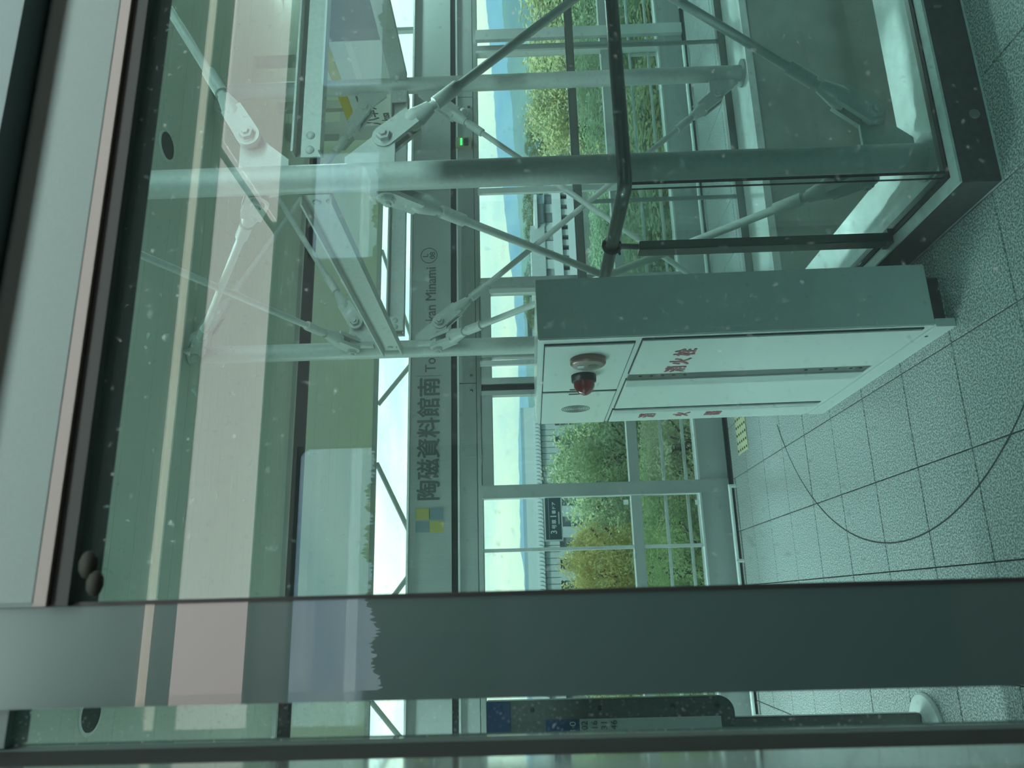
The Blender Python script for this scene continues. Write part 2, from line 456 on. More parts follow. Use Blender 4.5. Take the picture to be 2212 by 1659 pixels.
mull(2.455, 2.535); mull(2.40, 2.435, .24, 1.76, 'aluminium_light')
mull(3.285, 3.335, m='aluminium_light', dy=.02)
mull(4.715, 4.77); mull(4.69, 4.713, .24, 1.84, 'aluminium_light', .006); mull(4.81, 4.915, m='aluminium_light', dy=.03)
mull(-.50, -.40); mull(-1.7, -1.6); mull(6.4, 6.5); mull(7.9, 8.2)
MB().box(.86, 1.56, YW-.004, YW+.1, 1.755, 1.84).box(1.69, 2.46, YW-.004, YW+.1, 1.755, 1.84).build('door_head', 'sign_grey', WB)
p = at(740, 282, Y=YW+.06)
MB().prism([(p.x-.06, YW+.02, 2.39), (p.x+.06, YW+.02, 2.39), (p.x+.06, YW+.02, 2.92), (p.x+.16, YW+.02, 3.0), (p.x+.16, YW+.02, 3.03), (p.x+.06, YW+.02, 3.03), (p.x+.06, YW+.02, ZC-.002), (p.x-.06, YW+.02, ZC-.002), (p.x-.06, YW+.02, 3.03), (p.x-.16, YW+.02, 3.03), (p.x-.16, YW+.02, 3.0), (p.x-.06, YW+.02, 2.92)], (0, .1, 0)).build('post', 'aluminium', WB)
# panes
wins = [(-4, -1.7), (-1.6, -.5), (-.40, .378), (.402, .766), (.862, 1.555), (1.695, 1.79), (1.95, 2.40), (2.535, 3.255), (3.315, 4.69), (4.77, 6.4), (6.5, 7.9)]
for k, (a, b) in enumerate(wins):
    w = struct('window_%d' % (k+1))
    MB().box(a, b, YW+.045, YW+.053, .742, 1.838).build('upper_pane', 'clear_glass', w)
    MB().box(a, b, YW+.045, YW+.053, .24, .668).build('lower_pane', 'clear_glass', w)
# guard pipes outside the lower panes, and the pipe along the foot of the wall
t = thing('guard_rail', 'white double pipe guard rail outside the lower glass of the far wall', 'rail', (0, YW+.3, -.2))
for z in (.446, .277): MB().cyl((-4, YW+.22, z+.005), (8.2, YW+.22, z+.005), .0125, 12).build('pipe', 'white_paint', t)
for x in (-3, -1.2, 1.62, 4.8, 7): MB().cyl((x, YW+.22, -.3), (x, YW+.22, .46), .014, 10).build('post', 'white_paint', t)
t = thing('foot_rail', 'shiny low pipe along the foot of the far glass wall', 'rail', (0, 5.5, 0))
for a, b in ((-3.2, -.75), (-.74, -.02), (0, .26), (.27, .80)): MB().cyl((a, 5.50, .045), (b, 5.50, .045), .013, 12).build('pipe', 'pipe_bright', t)
for x in (-2, -.745, -.01, .265, .79): MB().cyl((x, 5.50, 0), (x, 5.50, .055), .014, 10).build('bracket', 'white_paint', t)
t = thing('foot_rail', 'shiny low pipe at the foot of the far glass wall beyond the floor well', 'rail', (3, 5.5, 0))
for a, b in ((1.9, 3.9), (3.91, 4.6), (5, 8)): MB().cyl((a, 5.50, .045), (b, 5.50, .045), .013, 12).build('pipe', 'pipe_bright', t)
for x in (2.4, 3.905, 5.6): MB().cyl((x, 5.50, 0), (x, 5.50, .055), .014, 10).build('bracket', 'white_paint', t)
# glass stickers
for k, (px, py, lb) in enumerate(((1352, 1085, 'small pale square sticker on the upper glass left of the cabinet'), (1507, 1085, 'small pale square sticker on the lower glass left of the cabinet'), (1290, 111, 'small pale square sticker on the glass right of the tall columns'))):
    c = at(px, py, Y=YW+.044)
    tag(MB().box(c.x-.018, c.x+.018, YW+.0415, YW+.0445, c.z-.018, c.z+.018).build('glass_sticker', 'white_paint', centre=True), lb, 'sticker')

t = struct('trim_2')
MB().box(-6, 8.2, YW+.14, 8.3, -1.1, -.85).build('bounce_slab', 'bld_trim', t)  # unseen slab added to bounce daylight up onto the soffit
# zigzag rods under the eave
t = thing('eave_bracing', 'thin white zigzag bracing rods under the eave beyond the ceiling', 'bracing', (0, 9.74, 2.6))
zz = [(795, 885), (985, 805), (1140, 880), (1285, 850)]
nodes = [(-3.1, 2.62), (-1.72, 3.46), (-.63, 2.62), (.74, 3.46), (1.87, 2.62), (3.12, 3.46), (4.37, 2.62), (5.6, 3.46), (6.9, 2.62)]
A = at(808, 885, Y=9.74); B = at(880, 797, Y=9.74); C = at(806, 985, Y=9.74); D = at(880, 1140, Y=9.74); E_ = at(805, 1520, Y=9.74); F_ = at(875, 1607, Y=9.74)
def ext(p, q, z): k = (z-p.z)/(q.z-p.z); return p + (q-p)*k
for p, q_ in ((A, B), (C, D), (E_, F_), (at(880, 1248, Y=9.74), at(850, 1288, Y=9.74))):
    MB().cyl(ext(p, q_, 3.46), ext(p, q_, 2.66), .032, 10).build('rod', 'steel_paint', t)
p, q_ = at(818, 520, Y=9.74), at(845, 600, Y=9.74)
MB().cyl(ext(p, q_, 3.46), ext(p, q_, 2.66), .026, 10).build('rod', 'steel_paint', t)
MB().cyl((-6, 9.74, 2.64), (9, 9.74, 2.64), .05, 10).build('chord', 'steel_paint', t)
p = at(850, 67, Y=9.74)
MB().box(p.x-.03, p.x+.03, 9.70, 9.78, 2.64, 3.46).build('post', 'steel_paint', t)

# ------------------------------------------------------------------ steel frame: four tubes, channels, tie rods
CY0, CY1 = 2.475, 4.27
CA, CB, CC_, CD = Vector((1.540, CY0, 0)), Vector((3.390, CY0, 0)), Vector((1.486, CY1, 0)), Vector((3.335, CY1, 0))   # near left, near right, far left, far right
fr = thing('steel_frame', 'tall white steel frame of four tubes braced by tie rods in the fenced well', 'frame', (CA.x, CA.y, 0))
RC = .052
Z = Vector((0, 0, 1))
for q in (CA, CB, CC_, CD):
    c = MB().cyl(q+Z*.014, q+Z*(ZC-.005), RC, 32).build('column', 'steel_paint', fr)
    MB().lathe(q, Z, [(0, .088), (.014, .088), (.016, .078), (.018, RC)], 28).build('base_plate', 'aluminium', c)
ch = lambda w, h, tk: [(0, -h), (w, -h), (w, -h+tk), (tk, -h+tk), (tk, h-tk), (w, h-tk), (w, h), (0, h)]
ZS = 2.275
def channel(p0, p1, side, name='strut', h=.054):
    prof = [(side*a, b) for a, b in ch(.05, h, .008)]
    return MB().beam(p0, p1, prof).build(name, 'steel_paint', fr, smooth=False)
def bolts(par, pts, d):
    for q in pts:
        MB().lathe(q, d, [(0, .0165), (.003, .0165), (.006, .014), (.009, .008), (.010, .002)], 16).build('bolt', 'steel_paint', par)
def span(a, b, k0, k1): d = (b-a).normalized(); return a+d*k0, b-d*k1
dx = (CB-CA).normalized(); off = Vector((0, -.022, 0))
p0, p1 = span(CA, CB, .075, .075)
s1 = channel(p0+Z*ZS+off, p1+Z*ZS+off, 1)
off = off + Vector((0, -.008, 0))
bolts(s1, [p0+dx*k+Z*(ZS-.004)+off for k in (.030, .092)] + [p1-dx*k+Z*(ZS-.004)+off for k in (.030, .092)], (0, -1, 0))
p0, p1 = span(CC_, CD, .075, .075); off = Vector((0, -.015, 0))
s2 = channel(p0+Z*(ZS-.015)+off, p1+Z*(ZS-.015)+off, 1)
for x0 in (p1.x-.105, p0.x+.015):
    pl = MB().box(x0, x0+.09, CY1-.074, CY1-.066, ZS-.068, ZS+.03).build('splice_plate', 'steel_paint', fr, bevel=.003)
    bolts(pl, [(x0+.025, CY1-.074, ZS-.02), (x0+.065, CY1-.074, ZS-.02)], (0, -1, 0))
p0, p1 = span(CA, CC_, .06, .06); off = Vector((-.02, 0, 0)); dy = (CC_-CA).normalized()
s3 = channel(p0+Z*(ZS-.01)+off, p1+Z*(ZS-.01)+off, -1, h=.06); off = off + Vector((-.008, 0, 0))
bolts(s3, [p0+dy*.05+Z*ZS+off, p0+dy*.05+Z*(ZS-.05)+off, p1-dy*.05+Z*ZS+off, p1-dy*.05+Z*(ZS-.05)+off], (-1, 0, 0))
p0, p1 = span(CB, CD, .06, .06)
s4 = channel(p0+Z*(ZS-.01), p1+Z*(ZS-.01), 1)
def rod(a, b, n, r=.0175):
    """tie rod between two pins, fork ends closed round the plates; n: pin axis"""
    a = Vector(a); b = Vector(b); n = Vector(n); d = (b-a).normalized()
    rd = MB().cyl(a+d*.2, b-d*.2, r, 14).build('tie_rod', 'steel_paint', fr)
    for p, dd in ((a, d), (b, -d)):
        m = MB(); m.lathe(p, dd, [(.105, .034), (.125, .042), (.15, .041), (.20, .030), (.222, .026), (.224, r+.001)], 18)
        side = dd.cross(n).normalized()
        for s_ in (-1, 1):
            poly = []
            for k in range(11):
                an = PI/2 + PI*k/10; poly.append(p + side*(.044*math.sin(an)) + dd*(.044*math.cos(an)))
            poly += [p + dd*.14 - side*.040, p + dd*.14 + side*.040]
            m.prism([q + n*(s_*.025 - .010) for q in poly], n*.020)
        m.build('clevis', 'steel_paint', rd)
        MB().lathe(p - n*.066, n, [(0, .013), (.010, .015), (.011, .026), (.028, .028), (.030, .034), (.033, .034), (.099, .034), (.102, .034), (.104, .028), (.121, .026), (.122, .015), (.132, .013)], 6).build('pin', 'steel_paint', rd)
        MB().lathe(p, dd, [(.245, r+.001), (.247, .0265), (.36, .0265), (.363, r+.001)], 14).build('turnbuckle', 'steel_paint', rd)
    return rd
LO, MI, UP, TO = .185, 2.0, 2.50, 3.42
def bay(c0, c1, g, tall, shift=.02):
    """plates and crossed rods between two tubes: a low and a high cross"""
    d = (c1-c0).normalized(); n = d.cross(Z)
    if n.x+n.y < 0: n = -n
    for col, dd in ((c0, d), (c1, -d)):
        for z, fl in ((LO, -1), (MI, 1), (UP, -1), (TO, 1)):
            c = col+Z*z; z_ = Z*fl
            poly = [c+dd*.04-z_*.042, c+dd*.04+z_*tall, c+dd*(RC+.03)+z_*tall, c+dd*(g+.01)+z_*.035, c+dd*(g+.028)-z_*.005, c+dd*(g-.01)-z_*.042]
            MB().prism([q-n*.008 for q in poly], n*.016).build('gusset', 'steel_paint', fr, smooth=False)
    for z0, z1 in ((LO, MI), (UP, TO)):
        rod(c0+d*g+Z*z0 - n*shift, c1-d*g+Z*z1 - n*shift, n)
        rod(c0+d*g+Z*z1 + n*shift, c1-d*g+Z*z0 + n*shift, n)
bay(CA, CB, .165, .145); bay(CC_, CD, .165, .145); bay(CA, CC_, .095, .12, .0)

# ------------------------------------------------------------------ glass barriers round the well
PZ = .13
def handrail(pts, par): return MB().tube(pts, .024, 18).build('handrail', 'rail_steel', par)
b1 = thing('glass_barrier', 'near glass barrier with dark stone plinth and round steel handrail', 'barrier', (1.26, 2.17, 0))
m = MB(); m.prism([(1.228, 2.12, 0), (6.6, 2.12, 0), (6.6, 2.215, 0), (1.323, 2.215, 0), (1.323, 4.55, 0), (1.228, 4.55, 0)], (0, 0, PZ-.008))
m.build('plinth', 'plinth_dark', b1, bevel=.002)
m = MB(); m.prism([(1.2285, 2.1205, PZ-.008), (6.6, 2.1205, PZ-.008), (6.6, 2.162, PZ-.008), (1.270, 2.162, PZ-.008), (1.270, 4.55, PZ-.008), (1.2285, 4.55, PZ-.008)], (0, 0, .008))
m.build('plinth_cap', 'stone_strip', b1)
m = MB(); m.prism([(1.272, 2.164, PZ-.008), (6.6, 2.164, PZ-.008), (6.6, 2.178, PZ-.008), (1.286, 2.178, PZ-.008), (1.286, 4.55, PZ-.008), (1.272, 4.55, PZ-.008)], (0, 0, .012))
m.build('glass_channel', 'black_rubber', b1)
m = MB(); m.prism([(1.300, 2.192, PZ-.008), (6.6, 2.192, PZ-.008), (6.6, 2.215, PZ-.008), (1.323, 2.215, PZ-.008), (1.323, 4.55, PZ-.008), (1.300, 4.55, PZ-.008)], (0, 0, .005))
m.build('inner_channel', 'stainless_dark', b1)
MB().box(1.300, 6.6, 2.179, 2.191, PZ-.004, 1.135).build('glass_panel', 'barrier_glass', b1)
MB().box(1.287, 1.299, 2.193, 2.56, PZ-.004, 1.135).build('glass_panel', 'barrier_glass', b1)
MB().box(1.287, 1.299, 2.63, 4.5, PZ-.004, 1.135).build('glass_panel', 'barrier_glass', b1)
MB().box(1.3000, 1.3030, 2.1785, 2.1915, PZ-.004, 1.135).box(1.2840, 1.2868, 2.190, 2.1965, PZ-.004, 1.135).build('corner_bead', 'black_rubber', b1)
hp = [(6.6, 2.165, 1.158)] + [(1.34, 2.165, 1.158)]
for k in range(1, 8): a = PI/2*k/7; hp.append((1.325-.04*math.sin(a), 2.165+.04*(1-math.cos(a)), 1.158))
hp += [(1.285, 2.4, 1.158), (1.285, 4.5, 1.158)]
handrail(hp, b1)
for yy in (2.59, 4.1):
    ps = MB().box(1.250, 1.286, yy-.030, yy+.030, PZ, 1.06).build('post', 'stainless_dark', b1, bevel=.003)
    MB().cyl((1.276, yy, 1.05), (1.282, yy, 1.14), .011, 12).build('post_stem', 'stainless_dark', ps)
    cl = MB().tube([(1.285+.029*math.sin(a), yy, 1.158+.029*math.cos(a)) for a in [2*PI*k/20 for k in range(20)]]+[(1.285, yy, 1.187)], .009, 8).build('clamp', 'black_rubber', b1)
    MB().cyl((1.285, yy+.012, 1.135), (1.285, yy+.075, 1.12), .005, 8).build('clamp_screw', 'black_rubber', cl)
    MB().box(1.245, 1.30, yy-.03, yy+.03, PZ, PZ+.018).build('post_foot', 'stainless_dark', ps)
for x in (3.1, 4.6, 6.1):
    MB().cyl((x, 2.17, PZ), (x, 2.165, 1.15), .014, 12).build('post', 'stainless_dark', b1)
c = at(2105, 246, Y=2.12)
sc = MB().lathe((c.x, 2.12, c.z), (0, -1, 0), [(0, .017), (.002, .017), (.003, .008), (.0025, .004)], 20).build('screw_cap', 'stainless', b1)
b2 = thing('glass_barrier', 'far glass barrier with dark steel handrail on the far rim of the well', 'barrier', (3, 4.57, 0))
MB().box(1.33, 6.6, 4.535, 4.585, 0, .05).build('plinth', 'stainless_dark', b2)
MB().box(1.33, 6.6, 4.553, 4.565, .045, 1.08).build('glass_panel', 'barrier_glass', b2)
MB().box(1.33, 6.6, 4.54, 4.58, 1.075, 1.135).build('handrail', 'stainless_dark', b2, bevel=.012)
for x in (2.6, 3.85, 5.15):
    MB().box(x-.012, x+.012, 4.567, 4.583, .04, 1.09).build('post', 'stainless', b2)

# ------------------------------------------------------------------ fire hydrant cabinet
X0, X1, Y0, Y1, HT = .892, 1.128, 2.50, 3.765, 1.45
hc = thing('hydrant_cabinet', 'tall pale metal fire hydrant cabinet with red writing on its doors', 'cabinet', (1.01, 3.13, 0))
MB().box(X0+.006, X1, Y0, Y1, .072, HT).build('body', 'cabinet_paint', hc, bevel=.004)
MB().box(X0+.01, X1-.03, Y0+.06, Y1-.02, 0, .072).build('plinth', 'plinth_dark', hc)
MB().box(X0, X0+.03, Y0+.002, Y1, 0, .07).build('kick_plate', 'cabinet_paint', hc, bevel=.002)
c = MB().lathe((X0, 2.604, .055), (-1, 0, 0), [(0, .006), (.001, .006), (.002, .003)], 10).build('screw', 'black_rubber', hc)
def door(ya, yb, za, zb, name='door', m='cabinet_paint'):
    MB().box(X0+.001, X0+.0075, ya-.004, yb+.004, za-.004, zb+.004).build('door_gap', 'joint', hc)
    return MB().box(X0-.004, X0+.004, ya, yb, za, zb).build(name, m, hc, bevel=.0015)
dA = door(2.55, 3.138, 1.108, 1.424, 'front_panel'); dB = door(3.166, 3.742, 1.108, 1.424, 'front_panel')
d1 = door(2.525, 2.930, .106, 1.080)
d2 = door(3.012, 3.478, .106, 1.080)
d3 = door(3.512, 3.742, .106, 1.084)
MB().box(X0-.0015, X0+.0075, 2.934, 3.010, .106, 1.08).build('slot', 'stainless_dark', hc)
for z in (1.03, .985, .94, .895, .85, .36, .30, .24, .18, .14):
    MB().lathe((X0-.0015, 2.965, z), (-1, 0, 0), [(0, .007), (.0012, .007)], 10).build('slot_hole', 'black_rubber', hc)
MB().box(X0-.0052, X0-.003, 3.014, 3.105, .11, 1.077).build('edge_strip', 'cabinet_shade', d2)
MB().box(X0-.0052, X0-.003, 3.514, 3.575, .11, 1.08).build('edge_strip', 'cabinet_shade', d3)
for chh, yy, zz in (('消', 2.912, .875), ('火', 2.815, .875), ('栓', 2.706, .875)):
    text('lettering', chh, .083, (X0-.0045, yy, zz), 'left', 'red_print', d1, bold=.0022)
for chh, zz in (('消', .875), ('火', .708), ('器', .555)):
    text('lettering', chh, .083, (X0-.0045, 3.675, zz), 'left', 'red_print', d3, bold=.0022)
for yy, za, zb in ((3.116, 1.225, 1.31), (3.190, 1.222, 1.31)):
    MB().box(X0-.006, X0-.003, yy-.006, yy+.006, za, zb).build('grip_slit', 'black_rubber', hc)
# red alarm lamp
lp = MB().lathe((X0-.004, 2.915, 1.264), (-1, 0, 0), [(0, .050), (.012, .050), (.026, .049), (.030, .043)], 28).build('lamp_base', 'black_rubber', hc)
MB().lathe((X0-.034, 2.915, 1.264), (-1, 0, 0), [(0, .043), (.018, .041), (.034, .033), (.045, .022), (.051, .010), (.052, .002)], 28).build('lamp_dome', 'red_lamp', lp)
# call button
bt = MB().lathe((X0-.004, 2.705, 1.262), (-1, 0, 0), [(0, .067), (.018, .067), (.024, .062), (.026, .058)], 36).build('call_button', 'bronze_ring', hc)
MB().lathe((X0-.029, 2.705, 1.262), (-1, 0, 0), [(0, .059), (.002, .057), (.003, .05)], 36).build('button_face', 'button_face', bt)
m = MB(); m.lathe((X0-.0325, 2.705, 1.245), (-1, 0, 0), [(0, .019), (.001, .019)], 24); bo = m.build('button', 'stainless_dark', bt)
MB().box(X0-.0338, X0-.032, 2.690, 2.722, 1.278, 1.302).build('button_plate', 'cabinet_shade', bt)
# loudspeaker holes in rings
for ring in range(1, 9):
    ri, ro, nn = .0082*ring-.0018, .0082*ring+.0008, 30; vs = []; fs = []
    for k in range(nn):
        a = 2*PI*k/nn
        for r_ in (ri, ro):
            for dx_ in (-.0048, -.0038): vs.append((X0+dx_, 3.452+r_*math.cos(a), 1.266+r_*math.sin(a)))
    for k in range(nn):
        a, b = 4*k, 4*((k+1) % nn); fs += [(a, b, b+2, a+2), (a, a+1, b+1, b), (a+2, b+2, b+3, a+3)]
    MB().add(vs, fs).build('speaker_slot', 'black_rubber', dB, smooth=False)
hc.rotation_euler.y = -.0075

# ------------------------------------------------------------------ station name on the beam
ns = thing('station_name_sign', 'dark station name in Japanese and English on the long grey beam', 'sign', (1.7, YW+.02, 2.2))
YT = YW+.0185
JT = [at(910, 1075, Y=YT), at(945, 1000, Y=YT)]
text('lettering', '陶磁資料館南', .182, (.775, YT, 2.175), 'train', 'letter_dark', ns, bold=.004, width=.94)
text('lettering', 'Tojishiryokan Minami', .118, (1.768, YT, 2.192), 'train', 'letter_dark', ns, bold=.001, width=.888)
m = MB().box(1.735, 1.7375, YT-.001, YT+.001, 2.14, 2.345).build('divider', 'letter_dark', ns)
c = at(927, 552, Y=YT)
m = MB(); vs = []; fs = []
for k in range(40):
    a = 2*PI*k/40
    for r_ in (.063, .069):
        for dy in (-.002, 0): vs.append((c.x+r_*math.cos(a), YT+dy, c.z+r_*math.sin(a)))
for k in range(40):
    a, b = 4*k, 4*((k+1) % 40); fs += [(a, a+2, b+2, b), (a+2, a+3, b+3, b+2), (a, b, b+1, a+1)]
m.add(vs, fs).build('number_ring', 'letter_dark', ns, smooth=False)
text('lettering', 'L', .062, (c.x, YT, c.z+.008), 'train', 'letter_dark', ns, bold=.001, align='CENTER')
text('lettering', '08', .062, (c.x, YT, c.z-.048), 'train', 'letter_dark', ns, bold=.001, align='CENTER')
for (px, py, mm) in ((913, 1110, 'logo_yellow'), (942, 1110, 'logo_blue'), (913, 1138, 'logo_blue'), (943, 1138, 'logo_yellow')):
    c = at(px, py, Y=YT)
    MB().box(c.x-.041, c.x+.041, YT-.001, YT+.002, c.z-.052, c.z+.052).build('logo_square', mm, ns, centre=True)

# door number plate on the glass
c0 = at(1180, 1166, Y=YW+.03); c1 = at(1210, 1075, Y=YW+.03)
xa, xb, za, zb = c0.x, c1.x, 1.262, 1.378
dp = thing('door_plate', 'dark navy plate with pale car and door number hung on the far glass', 'sign', ((xa+xb)/2, YW+.03, za))
MB().box(xa-.012, xb+.012, YW+.032, YW+.044, za-.010, zb+.010).build('backing', 'white_paint', dp)
MB().box(xa, xb, YW+.028, YW+.034, za, zb).build('plate', 'plate_navy', dp)
text('lettering', '3', .062, (xa+.038, YW+.0275, za+.036), 'train', 'white_paint', dp, bold=.0006)
text('lettering', '号車', .036, (xa+.074, YW+.0275, za+.040), 'train', 'white_paint', dp, bold=.0006)
text('lettering', '1', .062, (xa+.152, YW+.0275, za+.036), 'train', 'white_paint', dp, bold=.0006)
text('lettering', '番ドア', .030, (xa+.184, YW+.0275, za+.042), 'train', 'white_paint', dp, bold=.0006)
MB().box(xa+.004, xb-.004, YW+.0272, YW+.029, zb-.026, zb-.0245).build('line', 'white_paint', dp)
MB().box(xa+.11, xa+.20, YW+.0272, YW+.029, za+.012, za+.022).build('small_print', 'cabinet_shade', dp)

# green lamp box on the lower panel
c = at(1002, 311, Y=YW)
t = thing('indicator_box', 'small tan box with a glowing green lamp on the beam', 'lamp', (c.x, YW, c.z-.07))
MB().box(c.x-.05, c.x+.05, YW-.03, YW, c.z-.068, c.z+.068).build('housing', 'tan_box', t, bevel=.003)
MB().box(c.x-.03, c.x+.035, YW-.034, YW-.029, c.z+.012, c.z+.028).build('green_lens', 'green_led', t)
MB().box(c.x-.036, c.x+.036, YW-.033, YW-.029, c.z-.04, c.z-.002).build('grille', 'dark_gap', t)
c = at(1001, 243, Y=YW)
t = thing('dome_sensor', 'faint round dome sensor on the beam beside the far tube', 'sensor', (c.x, YW, c.z))
MB().lathe((c.x, YW, c.z), (0, -1, 0), [(0, .036), (.01, .036), (.022, .03), (.032, .018), (.036, .003)], 20).build('dome', 'sign_grey', t)
MB().lathe((c.x, YW, c.z), (0, -1, 0), [(0, .042), (.006, .042), (.008, .036)], 20).build('ring', 'aluminium_light', t)

# hanging direction sign, seen along its side
SX = 3.95
pa = at(826, 60, X=SX); ya = pa.y; zb_ = pa.z
hs = thing('direction_sign', 'hanging white and grey direction sign with a yellow band above the well', 'sign', (SX, 5, zb_))
ye = 5.56
MB().box(SX, SX+.26, ya, ya+.12, zb_, zb_+.56).build('dark_end', 'board_grey', hs, bevel=.002)
MB().box(SX+.004, SX+.256, ya+.121, ye, zb_, zb_+.42).build('panel', 'cabinet_paint', hs)
MB().box(SX-.002, SX+.260, ya+.121, ye, zb_+.421, zb_+.495).build('yellow_band', 'yellow', hs)
MB().box(SX-.004, SX+.262, ya+.121, ye, zb_-.016, zb_+.0).build('bottom_rail', 'stainless_dark', hs)
MB().box(SX-.001, SX+.006, ya+.13, 5.25, zb_+.25, zb_+.30).build('white_stripe', 'white_paint', hs)
text('lettering', '八草方面', .160, (SX+.003, 5.545, at(824, 280, X=SX).z), 'left', 'letter_dark', hs, bold=.002, width=.40)
text('lettering', 'Yakusa', .105, (SX+.003, 5.56, at(846, 268, X=SX).z), 'left', 'letter_dark', hs, bold=.001, width=.17)
for yy in (4.9, ye-.1): MB().box(SX+.10, SX+.18, yy-.025, yy+.025, zb_+.42, ZC).build('hanger', 'steel_paint', hs)

# ceiling downlights
for (px, py, lb) in ((360, 315, 'round dark ceiling downlight right of the tall front tube'), (194, 1543, 'round dark ceiling downlight at the far left, over the information board')):
    c = at(px, py, Z=ZC)
    t = thing('downlight', lb, 'light', (c.x, c.y, ZC-.004))
    MB().lathe((c.x, c.y, ZC-.004), (0, 0, 1), [(0, .076), (.003, .076)], 28).build('lens', 'dark_gap', t)
    vs = []; fs = []
    for k in range(32):
        a = 2*PI*k/32
        for r_, z in ((.078, ZC-.007), (.092, ZC-.005), (.092, ZC+.0)): vs.append((c.x+r_*math.cos(a), c.y+r_*math.sin(a), z))
    for k in range(32):
        a, b = 3*k, 3*((k+1) % 32); fs += [(a, a+1, b+1, b), (a+1, a+2, b+2, b+1)]
    MB().add(vs, fs).build('ring', 'aluminium_light', t)

# fill strips and spots added under the ceiling, out of view, to brighten the platform
for k, (x0, x1, yy, lb) in enumerate(((-3.0, -1.2, 5.25, 'added white fill strip on the ceiling left of the station name, first along the glass wall'), (-5.0, -3.2, 5.25, 'added white fill strip on the ceiling far left, second along the glass wall'),
                                      (5.15, 6.95, 5.25, 'added white fill strip on the ceiling right of the well along the glass wall'),
                                      (.3, 2.1, -.4, 'added white fill strip on the ceiling over the train roof, nearer the cabinet'), (2.5, 4.3, -.4, 'added white fill strip on the ceiling over the train roof, farther from the cabinet'))):
    t = thing('fill_strip', lb, 'light', ((x0+x1)/2, yy, ZC-.07), 'added fill strips on the platform ceiling')
    MB().prism([(x0, yy-.10, ZC-.001), (x0, yy+.10, ZC-.001), (x0, yy+.08, ZC-.05), (x0, yy-.08, ZC-.05)], (x1-x0, 0, 0)).build('housing', 'white_paint', t)
    MB().prism([(x0+.02, yy-.075, ZC-.0505), (x0+.02, yy+.075, ZC-.0505), (x0+.02, yy+.06, ZC-.068), (x0+.02, yy-.06, ZC-.068)], (x1-x0-.04, 0, 0)).build('diffuser', 'fill_lamp', t)
for k, (x, yy, lb) in enumerate(((1.95, 2.56, 'small added fill spot over the near rim, beside the front tube'), (2.62, 2.56, 'small added fill spot over the near rim, farther right'), (1.60, 2.95, 'small added fill spot over the left rim, nearer the train'), (1.60, 3.42, 'small added fill spot over the left rim, farther from the train'))):
    t = thing('fill_spot', lb, 'light', (x, yy, ZC-.004), 'added fill spots over the well rims')  # extra spots put in to brighten the stone rims
    MB().lathe((x, yy, ZC-.012), (0, 0, 1), [(0, .05), (.012, .055)], 24).build('ring', 'aluminium_light', t)
    MB().lathe((x, yy, ZC-.0135), (0, 0, 1), [(0, .04), (.0012, .04)], 24).build('lens', 'fill_lamp', t)
    ld = bpy.data.lights.new('spot', 'SPOT'); ld.energy = 340; ld.spot_size = R(12.5); ld.spot_blend = .8; ld.color = (.95, 1, .98); ld.shadow_soft_size = .04
    lo = bpy.data.objects.new('spot', ld); COL.objects.link(lo); lo.parent = t; lo.location = (0, 0, -.03); lo.rotation_euler = (R(-2.2), 0, 0) if k < 2 else (0, R(-1.6), 0)
# tactile tiles
t = thing('tactile_tile', 'pale yellow tactile paving tile with dark dots behind the cabinet', 'tile', (1.16, 5.22, 0))
MB().box(.982, 1.36, 5.09, 5.335, .0008, .004).build('plate', 'tactile_yellow', t)
for i in range(7):
    for j in range(5):
        MB().lathe((1.005+.055*i, 5.112+.05*j, .004), (0, 0, 1), [(0, .010), (.003, .009), (.004, .006)], 10).build('stud', 'tactile_dot', t)

# information board on a post with a round foot
ib = thing('information_board', 'dark framed timetable board with blue headings on a grey post', 'sign', (-.44, 3.16, 0))
bx0, bx1, bz0, bz1, byy = -1.55, -.352, .735, 1.72, 3.16
bz1 = 1.687
poly = [(bx0, byy, bz1), (bx0, byy, bz0)]
for k in range(7):
    a = -PI/2+PI/2*k/6; poly.append((bx1-.055+.055*math.cos(a), byy, bz0+.055+.055*math.sin(a)))
poly.append((bx1, byy, bz1))
MB().prism(poly, (0, .05, 0)).build('board', 'board_grey', ib, bevel=.003)
MB().box(bx0+.003, bx1-.002, byy-.003, byy+.002, 1.594, 1.686).build('header', 'navy', ib)
MB().box(bx0+.03, bx1-.070, byy-.003, byy+.002, 1.33, 1.46).build('header', 'navy', ib)
MB().box(bx0+.08, bx1-.070, byy-.003, byy+.002, .79, 1.33).build('timetable', 'paper', ib)
for k, s_ in enumerate(('02', '16', '31', '46')):
    text('lettering', s_, .034, (-.462, byy-.0035, 1.300-.0375*k), 'train', 'letter_dark', ib)
text('lettering', '23 0', .034, (-.49, byy-.0035, 1.345), 'train', 'cabinet_shade', ib)
for z in (1.51, 1.25, .97, .80):
    MB().lathe((-.385, byy, z), (0, -1, 0), [(0, .009), (.003, .009), (.004, .004)], 12).build('screw', 'black_rubber', ib)
MB().box(-.55, -.43, byy+.005, byy+.045, .03, .74).build('post', 'stainless_dark', ib, bevel=.004)
MB().lathe((-.49, byy+.025, 0), (0, 0, 1), [(0, .13), (.006, .13), (.014, .122), (.018, .06), (.03, .055)], 36).build('foot', 'white_paint', ib)

